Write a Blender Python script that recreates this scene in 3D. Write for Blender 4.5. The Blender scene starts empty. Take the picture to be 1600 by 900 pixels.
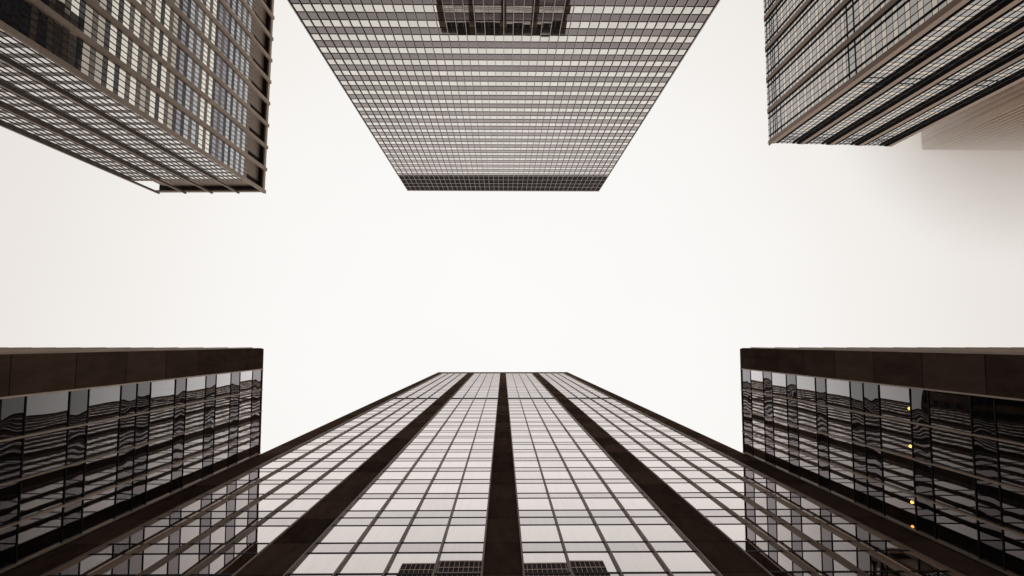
import bpy, math, random
from mathutils import Vector, Matrix
random.seed(7)
S = bpy.context.scene
COL = S.collection

# ------------------------------------------------------------------ camera
F_PX, UX, UY = 1000.0, 786.0, 535.0          # focal length and zenith point in 1600x900 pixels
zc = Vector((UX-800, -(UY-450), -F_PX)).normalized()
xc = (Vector((1, 0, 0)) - zc*zc.x).normalized()
yc = zc.cross(xc)
M = Matrix((xc, yc, zc))                     # camera axes -> world
EYE = 1.6
cam_d = bpy.data.cameras.new('camera'); cam_d.sensor_width = 36; cam_d.lens = 36*F_PX/1600
cam_d.clip_start = 0.05; cam_d.clip_end = 6000
cam = bpy.data.objects.new('camera', cam_d); COL.objects.link(cam)
cam.matrix_world = Matrix.Translation((0, 0, EYE)) @ M.to_4x4()
S.camera = cam

def ratio(px, py):                           # plan offset per metre of height for a direction
    v = M @ Vector((px-800, -(py-450), -F_PX))
    return v.x/v.z, v.y/v.z
def proj(x, y, z):
    c = M.transposed() @ Vector((x, y, z))
    if c.z > -1e-3: return None
    return 800+F_PX*c.x/-c.z, 450-F_PX*c.y/-c.z

# ------------------------------------------------------------------ sky, sun, exposure
SUN = Vector((0.45, 0.72, 0.62)).normalized()
world = bpy.data.worlds.new('World'); S.world = world; world.use_nodes = True
wt = world.node_tree; wt.nodes.clear()
wo = wt.nodes.new('ShaderNodeOutputWorld'); bg = wt.nodes.new('ShaderNodeBackground')
sky = wt.nodes.new('ShaderNodeTexSky'); sky.sky_type = 'NISHITA'; sky.sun_disc = False
sky.sun_elevation = math.asin(SUN.z); sky.sun_rotation = math.atan2(SUN.x, SUN.y)
sky.dust_density = 4
bg.inputs['Strength'].default_value = 0.1
tc = wt.nodes.new('ShaderNodeTexCoord'); sx = wt.nodes.new('ShaderNodeSeparateXYZ')
wt.links.new(tc.outputs['Generated'], sx.inputs[0])
cl = wt.nodes.new('ShaderNodeMath'); cl.operation = 'MAXIMUM'; cl.inputs[1].default_value = 0
wt.links.new(sx.outputs['Z'], cl.inputs[0])
ramp = wt.nodes.new('ShaderNodeValToRGB')    # overcast cloud layer: zenith brighter than the horizon
r = ramp.color_ramp
r.elements[0].position = 0; r.elements[0].color = (.30, .275, .26, 1)
r.elements[1].position = 1; r.elements[1].color = (1.01, .998, .98, 1)
e = r.elements.new(.80); e.color = (.89, .845, .80, 1)
e = r.elements.new(.92); e.color = (.985, .962, .935, 1)
wt.links.new(cl.outputs[0], ramp.inputs[0])
noi = wt.nodes.new('ShaderNodeTexNoise'); noi.inputs['Scale'].default_value = 2.2; noi.inputs['Detail'].default_value = 4
wt.links.new(tc.outputs['Generated'], noi.inputs['Vector'])
mr = wt.nodes.new('ShaderNodeMapRange'); mr.inputs[3].default_value = 9.4; mr.inputs[4].default_value = 10.3
wt.links.new(noi.outputs['Fac'], mr.inputs[0])
vm = wt.nodes.new('ShaderNodeVectorMath'); vm.operation = 'SCALE'
wt.links.new(ramp.outputs[0], vm.inputs[0]); wt.links.new(mr.outputs[0], vm.inputs['Scale'])
mx = wt.nodes.new('ShaderNodeMix'); mx.data_type = 'RGBA'; mx.inputs[0].default_value = 0.97
wt.links.new(sky.outputs[0], mx.inputs[6]); wt.links.new(vm.outputs[0], mx.inputs[7])
wt.links.new(mx.outputs[2], bg.inputs['Color']); wt.links.new(bg.outputs[0], wo.inputs[0])

sl = bpy.data.lights.new('sun', 'SUN'); sl.energy = 0.5; sl.angle = math.radians(15); sl.color = (1, .95, .88)
so = bpy.data.objects.new('sun', sl); COL.objects.link(so)
so.rotation_euler = SUN.to_track_quat('Z', 'Y').to_euler()
S.view_settings.view_transform = 'Standard'; S.view_settings.look = 'None'
S.view_settings.exposure = 0.0; S.view_settings.gamma = 1; S.view_settings.use_curve_mapping = False
S.cycles.max_bounces = 10; S.cycles.glossy_bounces = 6; S.cycles.diffuse_bounces = 3
S.cycles.transparent_max_bounces = 16; S.cycles.volume_bounces = 8
S.cycles.sample_clamp_indirect = 6

# ------------------------------------------------------------------ materials
def base_mat(name):
    m = bpy.data.materials.new(name); m.use_nodes = True
    m.node_tree.nodes.clear()
    return m, m.node_tree, m.node_tree.nodes.new, m.node_tree.links.new
def math_node(N, L, op, a, b):
    n = N('ShaderNodeMath'); n.operation = op
    for i, v in enumerate((a, b)):
        if isinstance(v, (int, float)): n.inputs[i].default_value = v
        else: L(v, n.inputs[i])
    return n.outputs[0]
def glass(name, tint, f0, power, under=(.02, .02, .022), wave=.006, wscale=.5, streak=.05, vary=.06, see=0.0, rough=.0, aniso=(1, 1, .5)):
    """reflective facade glass: a coat whose reflection rises towards grazing over a dark pane"""
    m, t, N, L = base_mat(name)
    out = N('ShaderNodeOutputMaterial'); mix = N('ShaderNodeMixShader')
    lw = N('ShaderNodeLayerWeight'); lw.inputs['Blend'].default_value = .5
    p = math_node(N, L, 'POWER', lw.outputs['Facing'], power)
    fac = math_node(N, L, 'MINIMUM', math_node(N, L, 'MULTIPLY', p, f0), .96)
    geo = N('ShaderNodeNewGeometry'); at = N('ShaderNodeAttribute'); at.attribute_name = 'pane'
    off = N('ShaderNodeVectorMath'); off.operation = 'MULTIPLY_ADD'
    cmb = N('ShaderNodeCombineXYZ'); k = math_node(N, L, 'MULTIPLY', at.outputs['Fac'], 90.0)
    for i in range(3): L(k, cmb.inputs[i])
    L(geo.outputs['Position'], off.inputs[0]); off.inputs[1].default_value = aniso; L(cmb.outputs[0], off.inputs[2])
    nz = N('ShaderNodeTexNoise'); nz.inputs['Scale'].default_value = wscale; nz.inputs['Detail'].default_value = 1
    L(off.outputs[0], nz.inputs['Vector'])
    bp = N('ShaderNodeBump'); bp.inputs['Strength'].default_value = 1; bp.inputs['Distance'].default_value = wave
    L(nz.outputs['Fac'], bp.inputs['Height'])
    # rain streaks and dirt
    st = N('ShaderNodeMapping'); st.inputs['Scale'].default_value = (4, 4, .25)
    L(geo.outputs['Position'], st.inputs['Vector'])
    sn = N('ShaderNodeTexNoise'); sn.inputs['Scale'].default_value = 1.5; sn.inputs['Detail'].default_value = 5
    L(st.outputs[0], sn.inputs['Vector'])
    smr = N('ShaderNodeMapRange'); smr.inputs[1].default_value = .45; smr.inputs[2].default_value = .8
    smr.inputs[3].default_value = 1; smr.inputs[4].default_value = 1-streak
    L(sn.outputs['Fac'], smr.inputs[0])
    wn = N('ShaderNodeTexWhiteNoise'); wn.noise_dimensions = '1D'; L(at.outputs['Fac'], wn.inputs['W'])
    vmr = N('ShaderNodeMapRange'); vmr.inputs[3].default_value = 1-vary; vmr.inputs[4].default_value = 1
    L(wn.outputs['Value'], vmr.inputs[0])
    mul = math_node(N, L, 'MULTIPLY', smr.outputs[0], vmr.outputs[0])
    cs = N('ShaderNodeVectorMath'); cs.operation = 'SCALE'; cs.inputs[0].default_value = tint
    L(mul, cs.inputs['Scale'])
    gl = N('ShaderNodeBsdfGlossy'); gl.inputs['Roughness'].default_value = rough
    L(cs.outputs[0], gl.inputs['Color']); L(bp.outputs[0], gl.inputs['Normal'])
    df = N('ShaderNodeBsdfDiffuse'); df.inputs['Color'].default_value = (*under, 1)
    body = df.outputs[0]
    if see > 0:
        tr = N('ShaderNodeBsdfTransparent'); tr.inputs['Color'].default_value = (.36, .40, .40, 1)
        m2 = N('ShaderNodeMixShader'); m2.inputs[0].default_value = see
        L(df.outputs[0], m2.inputs[1]); L(tr.outputs[0], m2.inputs[2]); body = m2.outputs[0]
    L(fac, mix.inputs[0]); L(body, mix.inputs[1]); L(gl.outputs[0], mix.inputs[2])
    L(mix.outputs[0], out.inputs[0])
    return m
def solid(name, col, rough=.5, metal=0.0, vary=.25, scale=1.2, spec=.5, stretch=(1, 1, .3)):
    m, t, N, L = base_mat(name)
    out = N('ShaderNodeOutputMaterial'); b = N('ShaderNodeBsdfPrincipled')
    geo = N('ShaderNodeNewGeometry'); mp = N('ShaderNodeMapping'); mp.inputs['Scale'].default_value = stretch
    L(geo.outputs['Position'], mp.inputs['Vector'])
    nz = N('ShaderNodeTexNoise'); nz.inputs['Scale'].default_value = scale; nz.inputs['Detail'].default_value = 6
    nz.inputs['Roughness'].default_value = .65
    L(mp.outputs[0], nz.inputs['Vector'])
    at = N('ShaderNodeAttribute'); at.attribute_name = 'pane'
    wn = N('ShaderNodeTexWhiteNoise'); wn.noise_dimensions = '1D'; L(at.outputs['Fac'], wn.inputs['W'])
    s = math_node(N, L, 'ADD', math_node(N, L, 'MULTIPLY', nz.outputs['Fac'], 1.0), math_node(N, L, 'MULTIPLY', wn.outputs['Value'], .45))
    r = N('ShaderNodeMapRange'); r.inputs[1].default_value = .35; r.inputs[2].default_value = 1.0
    r.inputs[3].default_value = 1-vary; r.inputs[4].default_value = 1+vary
    L(s, r.inputs[0])
    cs = N('ShaderNodeVectorMath'); cs.operation = 'SCALE'; cs.inputs[0].default_value = col
    L(r.outputs[0], cs.inputs['Scale']); L(cs.outputs[0], b.inputs['Base Color'])
    b.inputs['Roughness'].default_value = rough; b.inputs['Metallic'].default_value = metal
    b.inputs['Specular IOR Level'].default_value = spec
    L(b.outputs[0], out.inputs[0])
    return m
def lamp_mat(name, col, strength):
    m, t, N, L = base_mat(name)
    out = N('ShaderNodeOutputMaterial'); e = N('ShaderNodeEmission')
    e.inputs['Color'].default_value = (*col, 1); e.inputs['Strength'].default_value = strength
    L(e.outputs[0], out.inputs[0]); return m

MT = dict(
    tower_window = glass('tower_window_glass', (.91, .845, .82), 1.4, 1.6, wave=.0012, wscale=.45, streak=.06, vary=.11),
    tower_short  = glass('tower_spandrel_glass', (.84, .78, .76), 1.3, 1.7, wave=.0016, wscale=.45, streak=.06, vary=.11),
    wing_window  = glass('wing_window_glass', (.92, .90, .91), 3.7, 3.6, under=(.012, .012, .014), wave=.005, wscale=.55, streak=.05, see=.8),
    wing_short   = glass('wing_spandrel_glass', (.60, .575, .60), 2.2, 3.2, under=(.01, .01, .012), wave=.022, wscale=.5, streak=.05, aniso=(1, 1, 1)),
    bronze_panel = solid('bronze_panel', (.142, .094, .072), .7, 0, .45, 1.6, spec=0),
    bronze_bar   = solid('bronze_bar', (.46, .35, .265), .42, .4, .3, 1.5),
    bronze_mull  = solid('bronze_mullion', (.32, .215, .145), .5, .2, .3, 1.5),
    dark_bar     = solid('dark_bar', (.022, .017, .016), .6, .0, .2, spec=.15),
    louvre       = solid('louvre_black', (.02, .017, .018), .8, 0, .3, spec=.05),
    backing      = solid('backing_black', (.02, .018, .018), .8, 0, .2),
    roof         = solid('roof_membrane', (.28, .27, .25), .8, 0, .2, 3),
    cream_glass  = glass('pale_window_glass', (.885, .855, .795), 1.15, 0.5, wave=.002, streak=.06, vary=.12),
    grey_span    = glass('grey_spandrel', (.78, .69, .675), 1.55, 2.7, under=(.035, .03, .028), wave=.003, streak=.1, rough=.03, vary=.12),
    pale_bar     = solid('pale_bar', (.62, .54, .50), .5, .1, .12),
    side_glass   = glass('dark_side_glass', (.30, .27, .27), 0.5, 2.0, under=(.02, .018, .018), wave=.003, vary=.4),
    crown_louvre = solid('crown_louvre', (.035, .027, .028), .8, 0, .5, 3, spec=.05),
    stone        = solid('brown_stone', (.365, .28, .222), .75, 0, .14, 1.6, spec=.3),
    side_stone   = solid('painted_shade_stone', (.11, .09, .08), .8, 0, .15, 1.6, spec=.1),  # fin sides: the shadow line beside each fin is put into the colour
    stone_dark   = solid('brown_panel', (.32, .25, .20), .7, 0, .15, 1.6, spec=.3),
    span_brown   = glass('brown_spandrel', (.46, .42, .40), 0.6, 1.2, under=(.15, .118, .10), wave=.002, rough=.06, vary=.15),
    span_dark    = glass('charcoal_spandrel', (.36, .34, .35), 0.5, 1.3, under=(.05, .048, .05), wave=.002, rough=.06, vary=.15),
    win_blue     = glass('bluish_window', (.74, .75, .79), 1.15, 0.9, wave=.003, vary=.16),
    win_white    = glass('white_window', (.90, .875, .85), 1.3, .9, under=(.2, .18, .17), wave=.003, vary=.12),
    win_mauve    = glass('mauve_window', (.58, .56, .62), 1.0, 0.9, wave=.003, vary=.18),
    win_cream    = glass('cream_window', (.95, .92, .83), 1.5, 0.9, under=(.3, .28, .24), wave=.003, vary=.08),
    win_tan      = glass('tan_window', (.72, .66, .58), 1.15, 0.9, under=(.1, .09, .08), wave=.003, vary=.15),
    brown_metal  = solid('brown_metal', (.255, .155, .095), .55, .1, .22, 1.0, stretch=(1, 1, .12)),
    black_metal  = solid('black_metal', (.014, .012, .012), .6, .0, .3, spec=.1),
    win_grey     = glass('grey_window', (.70, .685, .67), 1.1, 0.9, wave=.002, vary=.1),
    span_cream   = glass('cream_spandrel', (.88, .80, .72), 1.2, 0.9, under=(.28, .24, .2), wave=.002, vary=.12, rough=.03),
    haze_stone   = solid('beige_stone', (.44, .315, .23), .8, 0, .12),
    haze_dark    = solid('dark_recess', (.045, .036, .032), .7, 0, .2),
    haze_glass   = glass('distant_glass', (.6, .58, .58), 0.6, 1.2, vary=.5),
    ceiling      = solid('interior_ceiling', (.35, .33, .30), .8, 0, .2),
    paving       = solid('granite_paving', (.30, .28, .26), .8, 0, .2, 4, stretch=(1, 1, 1)),
    asphalt      = solid('asphalt', (.05, .05, .052), .9, 0, .2, 6, stretch=(1, 1, 1)),
    lamp         = lamp_mat('warm_lamp', (1.0, .40, .07), 12),
    lamp_dim     = lamp_mat('dim_warm_lamp', (1.0, .36, .08), 7),
    lamp_can     = solid('lamp_can', (.1, .09, .08), .4, .8),
)

# ------------------------------------------------------------------ builder
class Building:
    def __init__(self, name, label, group=None, loc=(0, 0, 0), cat='building'):
        self.root = bpy.data.objects.new(name, None); COL.objects.link(self.root)
        self.root.location = loc; self.loc = Vector(loc)
        self.root['label'] = label; self.root['category'] = cat
        if group: self.root['group'] = group
        self.items = {}
    def add(self, kind, verts, faces, mats, rnd=None, front=None):
        if not isinstance(mats, (list, tuple)): mats = [mats]*len(faces)
        a = 0.0
        pts = [proj(*verts[i]) for i in (front or faces[0])]
        if all(pts):
            cx = sum(p[0] for p in pts)/len(pts); cy = sum(p[1] for p in pts)/len(pts)
            s = 0
            for i in range(len(pts)):
                x0, y0 = pts[i-1]; x1, y1 = pts[i]; s += x0*y1-x1*y0
            a = abs(s)/2
            if not (-20 < cx < 1620 and -20 < cy < 920): a *= 1e-4
        self.items.setdefault(kind, []).append((verts, faces, mats, random.random() if rnd is None else rnd, a))
    def mesh_obj(self, name, its, parent=None):
        V, Fs, mi, rn, mats = [], [], [], [], []
        for verts, faces, ms, rd, _ in its:
            o = len(V)
            V += [(v[0]-self.loc.x, v[1]-self.loc.y, v[2]+EYE-self.loc.z) for v in verts]
            for f, m_ in zip(faces, ms):
                if m_ not in mats: mats.append(m_)
                Fs.append([i+o for i in f]); mi.append(mats.index(m_))
            rn += rd if isinstance(rd, list) else [rd]*len(faces)
        me = bpy.data.meshes.new(name); me.from_pydata(V, [], Fs)
        for m_ in mats: me.materials.append(MT[m_])
        me.polygons.foreach_set('material_index', mi)
        at = me.attributes.new('pane', 'FLOAT', 'FACE'); at.data.foreach_set('value', rn)
        me.update()
        ob = bpy.data.objects.new(name, me); COL.objects.link(ob); ob.parent = parent or self.root
        return ob
    def finish(self):
        for kind, its in self.items.items():
            its.sort(key=lambda t: -t[4])
            cap = 100 if len(its) <= 100 else 99
            for it in its[:cap]: self.mesh_obj(kind, [it])
            if len(its) > cap:
                o = self.mesh_obj(kind, its[cap:]); o['kind'] = 'stuff'
        return self.root

BOXF = [(4, 5, 6, 7), (0, 4, 7, 3), (1, 2, 6, 5), (0, 1, 5, 4), (3, 7, 6, 2), (0, 3, 2, 1)]   # front, side, side, bottom, top, back
class Frame:
    """a vertical facade plane: u runs along it, d outwards, z up"""
    def __init__(self, P0, P1, inside):
        self.P = Vector((P0[0], P0[1], 0)); q = Vector((P1[0], P1[1], 0)); self.W = (q-self.P).length
        self.U = (q-self.P).normalized(); n = Vector((self.U.y, -self.U.x, 0))
        if n.dot(Vector((inside[0], inside[1], 0))-self.P) > 0: n = -n
        self.N = n
    def p(self, u, d, z):
        v = self.P+self.U*u+self.N*d; return (v.x, v.y, z)
    def box(self, u0, u1, d0, d1, z0, z1):
        return [self.p(u0, d0, z0), self.p(u1, d0, z0), self.p(u1, d0, z1), self.p(u0, d0, z1),
                self.p(u0, d1, z0), self.p(u1, d1, z0), self.p(u1, d1, z1), self.p(u0, d1, z1)]
def add_box(B, kind, fr, u0, u1, d0, d1, z0, z1, mat, rnd=None):
    B.add(kind, fr.box(u0, u1, d0, d1, z0, z1), BOXF, mat, rnd)
def chamfer(V, o, drop):
    for i in (o+6, o+7): V[i] = (V[i][0], V[i][1], V[i][2]-drop)
def stacked(B, kind, fr, u0, u1, d0, d1, zs, mat, side=None, gap=.045, drop=0):
    """one pier: a stack of cladding panels with open joints over a dark core"""
    V, F_, ms, rn = [], [], [], []
    for a, b in zip(zs[:-1], zs[1:]):
        rn += [random.random()]*5
        o = len(V); V += fr.box(u0, u1, d0, d1, a+gap/2, b-gap/2)
        F_ += [tuple(i+o for i in f) for f in BOXF[:5]]
        if drop and b == zs[-1]: chamfer(V, o, drop)
        ms += [mat, side or mat, side or mat, mat, mat]
    o = len(V); V += fr.box(u0+.02, u1-.02, d0, d1-.02, zs[0], zs[-1]-.03-drop)
    F_ += [tuple(i+o for i in f) for f in BOXF[:3]]; ms += ['backing']*3
    B.add(kind, V, F_, ms, rn+[0.5]*3)

def facade(B, fr, cols, rows, win, st, z_bot=-1.6, tilt=.0022):
    """cols: ('pier',w) / ('pane',w) / ('deep',w) / ('gap',w); rows: (z0, z1, kind);
       win(kind, row_index, col_index) -> (part name, material)"""
    tot = sum(c[1] for c in cols); k = fr.W/tot; u = 0; cs = []
    for t, w in cols: cs.append((t, u, u+w*k)); u += w*k
    dg = st.get('dg', 0); mw, md, rh, rd = st['mull_w'], st['mull_d'], st['rail_h'], st['rail_d']
    ztop = st.get('ztop', rows[-1][1]); z0 = rows[0][0]
    zs = [z0]
    while zs[-1] < ztop-st['joint']*1.3: zs.append(zs[-1]+st['joint'])
    zs.append(ztop)
    bays, cur = [], []; ms_ = st.get('mull_side', st['mull'])
    for t, a, b in cs:
        if t == 'pane': cur.append((a, b))
        else:
            if cur: bays.append(cur); cur = []
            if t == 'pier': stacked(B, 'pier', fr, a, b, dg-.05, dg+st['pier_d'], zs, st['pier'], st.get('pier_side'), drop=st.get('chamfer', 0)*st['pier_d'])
            if t == 'deep':
                V = fr.box(a, b, dg-.02, dg+st['deep_d'], z0, rows[-1][1]); chamfer(V, 0, st.get('chamfer', 0)*st['deep_d'])
                B.add('deep_mullion', V, BOXF, st['deep'])
    if cur: bays.append(cur)
    for bay in bays:
        ub = sorted({round(x, 4) for ab in bay for x in ab})
        gz0, gz1 = rows[0][0], rows[-1][1]
        for i, x in enumerate(ub):
            off = mw/2 if i == 0 else (-mw/2 if i == len(ub)-1 else 0)
            if st.get('edge_mull', True) or 0 < i < len(ub)-1:
                add_box(B, 'mullion', fr, x+off-mw/2, x+off+mw/2, dg-.03, dg+md, gz0, gz1-.004, [st['mull'], ms_, ms_, ms_, ms_, ms_])
        for ri, (za, zb, kind) in enumerate(rows):
            rr = st['thick'].get(ri, rh) if 'thick' in st else rh
            if kind not in ('void',):
                add_box(B, 'rail', fr, ub[0]+.003, ub[-1]-.003, dg-.02, dg+rd, za-rr/2, za+rr/2, st['rail'])
            for ci, (a, b) in enumerate(bay):
                nm, mat = win(kind, ri, ci)
                if nm is None: continue
                tx, tz = random.gauss(0, tilt)*(b-a)/2, (random.gauss(0, tilt)+st.get('lean', {}).get(kind, 0))*(zb-za)/2
                B.add(nm, [fr.p(a, dg-tx-tz, za), fr.p(b, dg+tx-tz, za), fr.p(b, dg+tx+tz, zb), fr.p(a, dg-tx+tz, zb)], [(0, 1, 2, 3)], mat)
def wall_box(B, name, pts, z0, z1, mat, top=None):
    n = len(pts)
    V = [(x, y, z0) for x, y in pts]+[(x, y, z1) for x, y in pts]
    F_ = [tuple(range(n, 2*n))]+[(i, (i+1) % n, (i+1) % n+n, i+n) for i in range(n)]+[tuple(reversed(range(n)))]
    B.add(name, V, F_, [top or mat]+[mat]*(n+1))
def lerp(a, b, t): return (a[0]+(b[0]-a[0])*t, a[1]+(b[1]-a[1])*t)
def inset(pts, d):                            # quadrilateral inset, any winding
    cx = sum(p[0] for p in pts)/4; cy = sum(p[1] for p in pts)/4; lines = []
    for i in range(4):
        a, b = Vector(pts[i]), Vector(pts[(i+1) % 4]); u = (b-a).normalized(); n = Vector((-u.y, u.x))
        if n.dot(Vector((cx, cy))-a) < 0: n = -n
        dd = d[i] if isinstance(d, (list, tuple)) else d
        lines.append((a+n*dd, u))
    out = []
    for i in range(4):
        (p, u), (q, v) = lines[i-1], lines[i]
        t = ((q.x-p.x)*v.y-(q.y-p.y)*v.x)/(u.x*v.y-u.y*v.x); out.append((p.x+u.x*t, p.y+u.y*t))
    return out

# ------------------------------------------------------------------ ground
def sheet(name, x0, x1, y0, y1, z, mat, h=0):
    V = [(x0, y0, z), (x1, y0, z), (x1, y1, z), (x0, y1, z)]; F_ = [(0, 1, 2, 3)]
    if h:
        V += [(x, y, z-h) for x, y, _ in V]; F_ += [(0, 4, 5, 1), (1, 5, 6, 2), (2, 6, 7, 3), (3, 7, 4, 0)]
    me = bpy.data.meshes.new(name); me.from_pydata(V, [], F_); me.materials.append(MT[mat])
    o = bpy.data.objects.new(name, me); COL.objects.link(o); o['kind'] = 'structure'; return o
sheet('ground', -2500, 2500, -2500, 2500, -.14, 'paving')
sheet('road', -400, 400, -34, -14, -.136, 'asphalt')
sheet('pavement', -160, 160, -14, 120, 0, 'paving', .14)
sheet('pavement', -160, 160, -160, -34, 0, 'paving', .14)

# ------------------------------------------------------------------ bottom tower (dark bronze, four glazed bays)
H_T = 186.0
D = ratio(786, 581.5)[1]*H_T
def zt(py): return D/ratio(786, py)[1]
rows = []
pitch = 3.72
lv = zt(797.6)                                # floor line above the extra short row
z = lv; k = 0
up = []
while z < H_T-10.5:
    if k == 17:
        up += [(z, z+1.4, 'window'), (z+1.4, z+3.72, 'louvre')]
    else:
        up += [(z, z+2.55, 'window'), (z+2.55, z+pitch, 'short')]
    z += pitch; k += 1
up.append((z, H_T-.5, 'louvre'))
dn = [(zt(808.5), lv, 'short'), (zt(820.6), zt(808.5), 'short'), (zt(847.8), zt(820.6), 'window'), (zt(863.3), zt(847.8), 'short'), (zt(896.2), zt(863.3), 'window')]
z = zt(896.2)
while z > 3:
    dn.append((z-1.2, z, 'short')); dn.append((z-3.72, z-1.2, 'window')); z -= 3.72
dn.append((-1.6, z, 'window'))
rowsT = list(reversed(dn))+up
T = Building('office_tower', 'tall dark bronze tower at the bottom centre with four glazed bays between broad brown piers', loc=(0, D, 0))
hw = 2.165*D
frT = Frame((-hw, D), (hw, D), (0, D+10))
po, pp, pc = .199, .207, .172
bo, bi = .824/4, .849/4
colsT = [('pier', po)]+[('pane', bo)]*4+[('pier', pp)]+[('pane', bi)]*4+[('pier', pc)]+[('pane', bi)]*4+[('pier', pp)]+[('pane', bo)]*4+[('pier', po)]
LEAN = .0035
stT = dict(lean={'window': LEAN, 'short': LEAN*1.6}, mull_w=.075, mull_d=.12, rail_h=.16, rail_d=.015, pier_d=.045, pier='bronze_panel', mull='bronze_mull', rail='dark_bar', joint=3.72)
def winT(kind, ri, ci):
    return {'window': ('window', 'tower_window'), 'short': ('spandrel_panel', 'tower_short'), 'louvre': ('louvre', 'louvre')}[kind]
facade(T, frT, colsT, rowsT, winT, stT, tilt=.0007)
wall_box(T, 'wall', [(-hw+.02, D+.12), (hw-.02, D+.12), (hw-.02, D+42), (-hw+.02, D+42)], -1.6, H_T-.6, 'bronze_panel', 'roof')
add_box(T, 'parapet', frT, 0, frT.W, -.3, .02, H_T-.49, H_T, 'bronze_bar')
T.finish()

# ------------------------------------------------------------------ low wings either side of the forecourt
def wx(px, py):                                # height at which the wing plane shows at that pixel
    return hw/abs(ratio(px, py)[0])
ZW = wx(407.5, 640)
def wing(sgn, label, lamps):
    B = Building('office_wing', label, 'low dark wings flanking the forecourt', loc=(sgn*hw, D, 0))
    y0 = ratio(407.5, 544.8)[1]*ZW
    xs = [395, 375.2, 361.2, 338, 322, 291.5, 274.6, 235.7, 214.6, 189.3, 138.6, 109, 40]
    ys = [577, 581, 583, 586, 588, 592, 594, 600, 603, 607, 614, 618, 628]
    zz = [wx(a, b) for a, b in zip(xs, ys)]
    kinds = ['short', 'window', 'short', 'window', 'short', 'window', 'short', 'window', 'short', 'short', 'window', 'short', 'window']
    rw = []; top = ZW-.05
    for z_, k_ in zip(zz, kinds): rw.append((z_, top, k_)); top = z_
    while top > 3:
        rw.append((top-1.25, top, 'short')); rw.append((top-3.75, top-1.25, 'window')); top -= 3.75
    rw.append((-1.6, top, 'window')); rw.reverse()
    fr = Frame((sgn*hw, y0), (sgn*hw, D-.12), (sgn*(hw+10), 4))
    w = ratio(407, 575.8)[1]*ZW-y0
    cols = [('pier', w)]+[('pane', (D-.12-y0-w)/4)]*4
    st = dict(mull_w=.07, mull_d=.13, rail_h=.07, rail_d=.03, pier_d=.04, pier='bronze_panel', mull='bronze_bar', rail='dark_bar', joint=3.72)
    wf = lambda kind, ri, ci: ('window', 'wing_window') if kind == 'window' else ('spandrel_panel', 'wing_short')
    facade(B, fr, cols, rw, wf, st, tilt=.0035)
    # end face, seen almost edge on
    Lx = 38.0
    fe = Frame((sgn*(hw+.003), y0+.02), (sgn*(hw+Lx), y0+.02), (sgn*(hw+10), 4))
    cols = [('pier', w*.45)]
    for b in range(4): cols += [('pane', 1.7)]*4+[('pier', w)]
    facade(B, fe, cols, rw, wf, st, tilt=.0015)
    # interior: floor plates with ceilings, core, roof
    xi, xo = sgn*(hw+.12), sgn*(hw+Lx)
    for za, zb, k_ in rw:
        if k_ == 'short' and za > 0:
            B.add('floor_plate', [(xi, y0+.15, za+.25), (xo, y0+.15, za+.25), (xo, D+36, za+.25), (xi, D+36, za+.25),
                                  (xi, y0+.15, zb-.1), (xo, y0+.15, zb-.1), (xo, D+36, zb-.1), (xi, D+36, zb-.1)], BOXF, 'ceiling')
    xk = sgn*(hw+7)
    wall_box(B, 'core_wall', [(xk, y0+6), (xo, y0+6), (xo, D+35.8), (xk, D+35.8)], -1.6, ZW-.6, 'bronze_panel')
    wall_box(B, 'rear_wall', [(xi, D+36), (xo, D+36), (xo, D+36.4), (xi, D+36.4)], -1.6, ZW-.06, 'bronze_panel')
    wall_box(B, 'side_wall', [(xo, y0+.1), (xo+sgn*.4, y0+.1), (xo+sgn*.4, D+36.4), (xo, D+36.4)], -1.6, ZW-.06, 'bronze_panel')
    wall_box(B, 'roof', [(xi-sgn*.1, y0+.03), (xo, y0+.03), (xo, D+36), (xi-sgn*.1, D+36)], ZW-.52, ZW-.02, 'bronze_panel', 'roof')
    add_box(B, 'coping', fr, 0, fr.W, -.4, .07, ZW-.05, ZW+.02, 'bronze_bar')
    add_box(B, 'coping', fe, .1, fe.W, -.4, .07, ZW-.05, ZW+.015, 'bronze_bar')
    B.finish()
    for (px, py, X, rad, mat) in lamps:
        rx, ry = ratio(px, py); Z = X/rx; Y = ry*Z
        V, F_ = [], []; n = 12
        for zz_, rr in ((0, rad*.55), (.05, rad*.95), (.12, rad)):
            for i in range(n): a = 2*math.pi*i/n; V.append((X+rr*math.cos(a), Y+rr*math.sin(a), Z+zz_))
        F_ = [tuple(reversed(range(n)))]
        for q in range(2): F_ += [(q*n+i, q*n+(i+1) % n, (q+1)*n+(i+1) % n, (q+1)*n+i) for i in range(n)]
        lp = B.mesh_obj('ceiling_lamp', [(V, F_, [mat]*len(F_), .5, 1)])
        V, F_ = [], []
        for zz_, rr in ((.10, rad*1.15), (.35, rad*1.15)):
            for i in range(n): a = 2*math.pi*i/n; V.append((X+rr*math.cos(a), Y+rr*math.sin(a), Z+zz_))
        F_ = [(i, (i+1) % n, n+(i+1) % n, n+i) for i in range(n)]+[tuple(range(n, 2*n))]
        B.mesh_obj('lamp_housing', [(V, F_, ['lamp_can']*len(F_), .5, 1)], lp)
    return B
wing(-1, 'low dark glass wing left of the bronze tower, no lamps showing', [])
wing(1, 'low dark glass wing right of the bronze tower with warm ceiling lamps inside', [
    (1423.2, 638.6, hw+.9, .075, 'lamp'), (1424.6, 697.7, hw+.9, .07, 'lamp'), (1427, 785.5, hw+.9, .07, 'lamp'),
    (1427.5, 823.5, hw+.9, .06, 'lamp_dim'), (1528.6, 630.6, hw+1.2, .05, 'lamp_dim'), (1570.9, 634.4, hw+1.2, .06, 'lamp_dim')])

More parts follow.
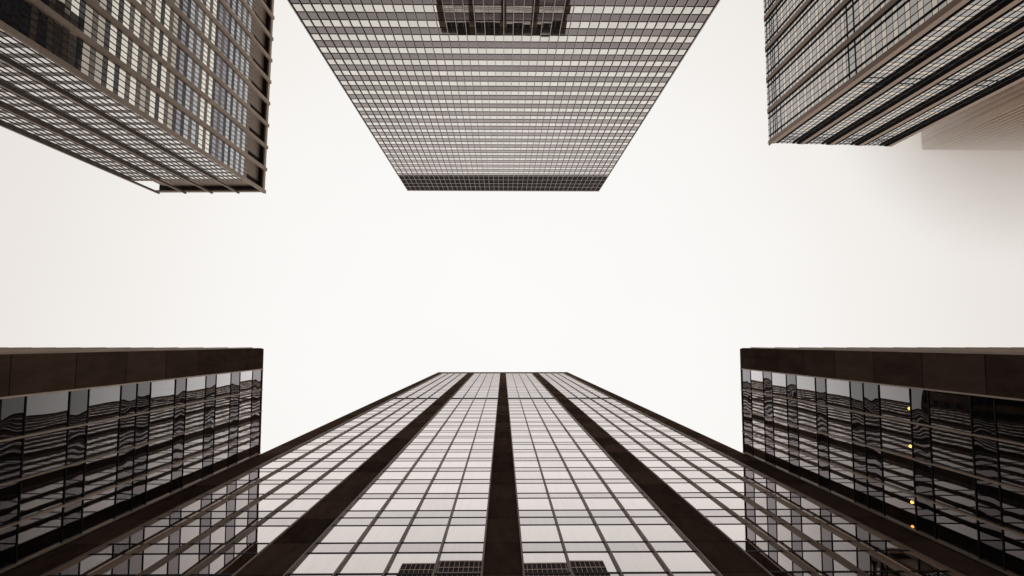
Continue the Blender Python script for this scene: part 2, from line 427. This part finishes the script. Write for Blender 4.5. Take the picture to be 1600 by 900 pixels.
# ------------------------------------------------------------------ top centre tower (banded pale glass)
H_N = 174.5
rx, ry = ratio(637, 297.3); rx2, _ = ratio(935.5, 297.3)
DN = -ry*H_N
def zn(py): return -DN/ratio(786, py)[1]
NX0, NX1 = rx*H_N, rx2*H_N
rowsN = [(zn(y1), zn(y0), 'x') for y1, y0 in ((274.4, 280.4), (280.4, 286.2), (286.2, 291.3), (291.3, 296.6))]
rowsN = [(zn(a), zn(b), 'crown') for a, b in ((274.4, 280.4), (280.4, 286.2), (286.2, 291.3), (291.3, 296.8))]
z = zn(8.1)
seq = []; top = zn(274.4)
pN = (top-zn(8.1))/21.0
while z > 2: z -= pN
seq.append((-1.6, z, 'spandrel'))
while z < top-.5:
    seq += [(z, z+pN*.5, 'window'), (z+pN*.5, z+pN, 'spandrel')]; z += pN
rowsN = seq+rowsN
Nn = Building('glass_tower', 'wide glass tower at top centre banded pale and grey with a dark louvred crown', loc=((NX0+NX1)/2, -DN, 0))
frN = Frame((NX0, -DN), (NX1, -DN), (0, -DN-20))
stN = dict(mull_side='dark_bar', mull_w=.085, mull_d=.17, rail_h=.09, rail_d=.05, pier_d=.05, pier='pale_bar', mull='pale_bar', rail='dark_bar', joint=4)
def winN(kind, ri, ci):
    return {'window': ('window', 'cream_glass'), 'spandrel': ('spandrel_panel', 'grey_span'), 'crown': ('louvre', 'crown_louvre')}[kind]
facade(Nn, frN, [('pane', 1)]*42, rowsN, winN, stN, tilt=.0012)
for zc_ in [r_[0] for r_ in rowsN[-4:]]:       # pale bars across the crown
    add_box(Nn, 'crown_bar', frN, 0, frN.W, .051, .12, zc_-.13, zc_+.13, 'pale_bar')
def winNs(kind, ri, ci): return ('window', 'side_glass') if kind == 'window' else ('spandrel_panel', 'side_glass')
rowsS = []
z = -1.6
while z < H_N-2: rowsS += [(z, z+pN*.5, 'window'), (z+pN*.5, z+pN, 'spandrel')]; z += pN
for xs_ in (NX0, NX1):
    fs = Frame((xs_, -DN-.02), (xs_, -DN-46), (0, -DN-20))
    facade(Nn, fs, [('pane', 1)]*20, rowsS, winNs, dict(stN, mull_w=.14, mull='dark_bar'), tilt=.001)
wall_box(Nn, 'wall', [(NX0+.1, -DN-.1), (NX1-.1, -DN-.1), (NX1-.1, -DN-46), (NX0+.1, -DN-46)], -1.6, H_N-.7, 'backing', 'roof')
add_box(Nn, 'parapet', frN, -.05, frN.W+.05, -.5, .2, H_N-.65, H_N, 'pale_bar')
Nn.finish()

# ------------------------------------------------------------------ top left tower (brown stone fins, open crown)
Z_L = 192.0
def at(px, py, Z): a = ratio(px, py); return (a[0]*Z, a[1]*Z)
c0 = at(415.8, 302.6, Z_L); c1 = at(247.2, 303.2, Z_L); c2 = at(430.5, 0, Z_L)
dep = Vector((c2[0]-c0[0], c2[1]-c0[1])).normalized()
NB = 11; bayL = (Vector(at(415.8, 302.6, Z_L))-Vector(at(422.5, 163.5, Z_L))).length/4
c2 = (c0[0]+dep.x*bayL*NB, c0[1]+dep.y*bayL*NB); c3 = (c1[0]+dep.x*bayL*NB, c1[1]+dep.y*bayL*NB)
LT = Building('stone_finned_tower', 'brown tower at the upper left with stone fins, small windows and an open recessed crown', loc=(c0[0], c0[1], 0))
inL = ((c0[0]+c3[0])/2, (c0[1]+c3[1])/2)
zg = wz = 0
fx = Frame(c0, c2, inL); fy = Frame(c0, c1, inL)
zg = abs(c0[0]-.5)/abs(ratio(385.4, 270)[0])    # top of the glazing
pL = 3.52
rowsL = [(zg-2.2, zg, 'panel')]
tints = ['blue', 'blue', 'blue', 'blue', 'mauve', 'mauve', 'cream', 'cream', 'blue', 'blue', 'mauve', 'tan', 'cream', 'cream', 'tan', 'cream', 'cream', 'cream', 'tan', 'tan', 'cream', 'tan']
z = zg-2.2; i = 0; tl = []
while z > 3:
    rowsL.append((z-2.05, z, 'window')); tl.append(i); rowsL.append((z-pL, z-2.05, 'spandrel')); z -= pL; i += 1
rowsL.append((-1.6, z, 'spandrel')); rowsL.reverse()
nr = len(rowsL)
def winL(kind, ri, ci):
    fl = (nr-1-ri-1)//2
    if kind == 'panel': return ('cladding_panel', 'stone_dark')
    if kind == 'spandrel': return ('spandrel_panel', 'span_brown' if (fl % 7) in (0, 1, 4, 6) else 'span_dark')
    return ('window', 'win_'+tints[fl % len(tints)])
def winLb(kind, ri, ci):
    if kind == 'panel': return ('cladding_panel', 'stone_dark')
    return ('window', 'win_white') if kind == 'window' else ('spandrel_panel', 'span_brown')
pier_w = 1.0
def fins(n, bay, panes, pw):
    c = [('pier', pw)]
    for b in range(n): c += [('pane', (bay-pw)/panes)]*panes+[('pier', pw)]
    return c
stL = dict(dg=-.5, mull_w=.07, mull_d=.12, rail_h=.05, rail_d=.02, pier_d=.5, pier='stone', mull='dark_bar', rail='dark_bar', joint=3.52*2, ztop=Z_L, edge_mull=False)
facade(LT, Frame((c0[0]+dep.x*.003, c0[1]+dep.y*.003), c2, inL), fins(NB, bayL, 5, pier_w), rowsL, winL, stL, tilt=.003)
wL = fy.W/4
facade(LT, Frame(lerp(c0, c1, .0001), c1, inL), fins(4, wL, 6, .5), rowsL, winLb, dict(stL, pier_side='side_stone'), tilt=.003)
quad = [c0, c1, c3, c2]
wall_box(LT, 'wall', inset(quad, [.62, .58, .5, .62]), -1.6, zg-.05, 'stone_dark', 'roof')
wall_box(LT, 'crown_wall', inset(quad, 2.1), zg-.05, Z_L-1.3, 'stone_dark')
wall_box(LT, 'roof_slab', inset(quad, .9), Z_L-1.3, Z_L-.35, 'backing', 'roof')
for fr_, e in ((fx, c2), (fy, c1)):              # pale roof edge beam
    add_box(LT, 'edge_beam', fr_, .05, fr_.W-.05, -.85, -.42, Z_L-1.5, Z_L-.02, 'stone')
for b in range(NB):                              # dark louvres and leaning braces in the crown
    u = (b+.5)*bayL
    add_box(LT, 'crown_louvre', fx, b*bayL+pier_w+.6, b*bayL+pier_w+2.4, -2.05, -1.9, zg, Z_L-1.3, 'louvre')
LT.finish()

# ------------------------------------------------------------------ top right tower (brown fins with black returns)
Z_R = 170.0
r0 = at(1198.5, 228.0, Z_R); r1 = at(1385.5, 232.8, Z_R); r2 = at(1190, 0, Z_R)
dep = Vector((r2[0]-r0[0], r2[1]-r0[1])).normalized()
bayR = (Vector(r0)-Vector(at(1193.5, 80.5, Z_R))).length/3
NBR = 9
r2 = (r0[0]+dep.x*bayR*NBR, r0[1]+dep.y*bayR*NBR); r3 = (r1[0]+dep.x*bayR*NBR, r1[1]+dep.y*bayR*NBR)
RT = Building('brown_finned_tower', 'brown metal finned tower at the upper right with black mullions and grey and cream panes', loc=(r0[0], r0[1], 0))
inR = ((r0[0]+r3[0])/2, (r0[1]+r3[1])/2)
rowsR = []; thick = {}
crown = [(1.3, 'grey'), (2.0, 'grey'), (1.2, 'grey'), (1.1, 'grey'), (2.4, 'grey')]
z = Z_R-.25; lst = []
for h_, k_ in crown: lst.append((z-h_, z, 'grey', .42)); z -= h_
pR = 3.55
i = 0
while z > 3:
    if abs(z-129.5) < pR/2:
        lst.append((z-1.0, z, 'grey', .5)); lst.append((z-pR, z-1.0, 'grey', .5))
    else:
        lst.append((z-2.1, z, 'grey', .07)); lst.append((z-pR, z-2.1, 'cream', .07))
    z -= pR
lst.append((-1.6, z, 'grey', .07)); lst.reverse()
rowsR = [(a, b, k_) for a, b, k_, t_ in lst]; thick = {i: t_ for i, (a, b, k_, t_) in enumerate(lst)}
def winR(kind, ri, ci):
    return ('window', 'win_grey') if kind == 'grey' else ('spandrel_panel', 'span_cream')
fin_w, dp = 1.2, .2
def colsR(n, bay):
    c = [('pier', fin_w)]; rest = bay-fin_w-2*dp; nar = rest*.17; mid = rest*.66
    for b in range(n):
        c += [('pane', nar), ('deep', dp)]+[('pane', mid/3)]*3+[('deep', dp), ('pane', nar), ('pier', fin_w)]
    return c
stR = dict(chamfer=.9*Z_R/70, dg=-.42, mull_w=.07, mull_d=.1, rail_h=.07, rail_d=.03, pier_d=.42, pier='brown_metal', pier_side='black_metal', mull='black_metal', rail='black_metal',
           deep='black_metal', deep_d=.26, joint=16.0, ztop=Z_R, thick=thick, edge_mull=False)
facade(RT, Frame((r0[0]+dep.x*.003, r0[1]+dep.y*.003), r2, inR), colsR(NBR, bayR), rowsR, winR, stR, tilt=.0015)
fb = Frame(lerp(r0, r1, .0001), r1, inR)
facade(RT, fb, colsR(4, fb.W/4), rowsR, winR, dict(stR, dg=-.75, pier_d=.75, deep_d=.4, chamfer=.85*Z_R/52.6), tilt=.0015)
quad = [r0, r1, r3, r2]
wall_box(RT, 'wall', inset(quad, [.92, .9, .5, .54]), -1.6, Z_R-.3, 'backing', 'roof')
RT.finish()

# ------------------------------------------------------------------ tower fading into cloud at the far right
Z_F = 260.0
q0 = at(1441.3, 233.8, Z_F); qa = at(1600, 235.6, Z_F); qb = at(1439.6, 206, Z_F)
ux = Vector((qa[0]-q0[0], qa[1]-q0[1])).normalized(); uy = Vector((qb[0]-q0[0], qb[1]-q0[1])).normalized()
q1 = (q0[0]+ux.x*56, q0[1]+ux.y*56); q2 = (q0[0]+uy.x*40, q0[1]+uy.y*40); q3 = (q1[0]+uy.x*40, q1[1]+uy.y*40)
FT = Building('beige_tower', 'beige ribbed tower fading into low cloud behind the brown finned tower at the right edge', loc=(q0[0], q0[1], 0))
inF = ((q0[0]+q3[0])/2, (q0[1]+q3[1])/2)
rowsF = []; z = -1.6
while z < Z_F-6: rowsF += [(z, z+2.0, 'window'), (z+2.0, z+3.8, 'spandrel')]; z += 3.8
rowsF.append((z, Z_F-.3, 'spandrel'))
stF = dict(dg=-.6, mull_w=.05, mull_d=.05, rail_h=.05, rail_d=.03, pier_d=.6, pier='haze_stone', mull='haze_stone', rail='haze_stone', joint=7.6, ztop=Z_F-.3, edge_mull=False)
colsF = [('pier', 1.3)]
for b in range(22): colsF += [('pane', 1.2), ('pier', 1.3)]
facade(FT, Frame((q0[0]+ux.x*.003, q0[1]+ux.y*.003), q1, inF), colsF, rowsF, lambda k_, a, b: ('window', 'haze_dark') if k_ == 'window' else ('spandrel_panel', 'haze_dark'), stF)
colsF = [('pier', 2.4)]
for b in range(19): colsF += [('pane', 1.1), ('pier', .9)]
facade(FT, Frame((q0[0]+uy.x*.003, q0[1]+uy.y*.003), q2, inF), colsF, rowsF, lambda k_, a, b: ('window', 'haze_dark') if k_ == 'window' else ('spandrel_panel', 'haze_stone'), stF)
wall_box(FT, 'wall', inset([q0, q1, q3, q2], [.5, .45, .5, .5]), -1.6, Z_F-.35, 'haze_stone', 'roof')
wall_box(FT, 'parapet', inset([q0, q1, q3, q2], .02), Z_F-.29, Z_F+.3, 'haze_stone')
FT.finish()

# ------------------------------------------------------------------ tower hidden behind the left wing, seen only as a reflection
HB = 150.0
xb = -(abs(ratio(1437, 610)[0])*HB-2*hw)
BT = Building('dark_tower', 'dark glass tower behind the low left wing, mirrored in the glass of the right wing', loc=(xb, 20, 0))
rowsB = []; z = -1.6
while z < HB-4: rowsB += [(z, z+2.2, 'window'), (z+2.2, z+3.8, 'spandrel')]; z += 3.8
stB = dict(mull_w=.1, mull_d=.12, rail_h=.08, rail_d=.05, pier_d=.1, pier='bronze_panel', mull='dark_bar', rail='dark_bar', joint=3.8)
facade(BT, Frame((xb, 2.2), (xb, 44), (xb-10, 20)), ([('pier', 1.4)]+[('pane', 1.6)]*5)*4+[('pier', 1.4)], rowsB, lambda k_, a, b: ('window', 'side_glass') if k_ == 'window' else ('spandrel_panel', 'louvre'), stB)
wall_box(BT, 'wall', [(xb-.1, 2.3), (xb-32, 2.3), (xb-32, 44), (xb-.1, 44)], -1.6, HB, 'bronze_panel', 'roof')
BT.finish()

# ------------------------------------------------------------------ low cloud round the top of the distant tower
def cloud_box(x0, x1, y0, y1, z0, z1):
    V = [(x, y, z) for z in (z0, z1) for x, y in ((x0, y0), (x1, y0), (x1, y1), (x0, y1))]
    F_ = [(3, 2, 1, 0), (4, 5, 6, 7), (0, 1, 5, 4), (1, 2, 6, 5), (2, 3, 7, 6), (3, 0, 4, 7)]
    me = bpy.data.meshes.new('low_cloud'); me.from_pydata(V, [], F_)
    o = bpy.data.objects.new('low_cloud', me); COL.objects.link(o); o['kind'] = 'stuff'
    o['label'] = 'pale low cloud swallowing the top of the beige ribbed tower'; o['category'] = 'cloud'
    m, t, N, L = base_mat('low_cloud')
    out = N('ShaderNodeOutputMaterial'); v = N('ShaderNodeVolumePrincipled')
    v.inputs['Color'].default_value = (1, .992, .984, 1); v.inputs['Anisotropy'].default_value = .6
    geo = N('ShaderNodeNewGeometry'); sp = N('ShaderNodeSeparateXYZ'); L(geo.outputs['Position'], sp.inputs[0])
    h = N('ShaderNodeMapRange'); h.inputs[1].default_value = z0; h.inputs[2].default_value = z1-20
    L(sp.outputs['Z'], h.inputs[0])
    dist = N('ShaderNodeVectorMath'); dist.operation = 'DISTANCE'
    fl = N('ShaderNodeCombineXYZ'); L(sp.outputs['X'], fl.inputs[0]); L(sp.outputs['Y'], fl.inputs[1])
    L(fl.outputs[0], dist.inputs[0]); dist.inputs[1].default_value = ((x0+x1)/2, (y0+y1)/2, 0)
    f = N('ShaderNodeMapRange'); f.interpolation_type = 'SMOOTHSTEP'
    f.inputs[1].default_value = 35; f.inputs[2].default_value = 82; f.inputs[3].default_value = 1; f.inputs[4].default_value = 0
    L(dist.outputs['Value'], f.inputs[0])
    d = math_node(N, L, 'MULTIPLY', math_node(N, L, 'MULTIPLY', math_node(N, L, 'POWER', h.outputs[0], 1.6), f.outputs[0]), .075)
    L(d, v.inputs['Density']); L(v.outputs[0], out.inputs['Volume'])
    me.materials.append(m)
cloud_box(120, 310, -205, -15, 195, 280)
S.cycles.volume_step_rate = 1.0
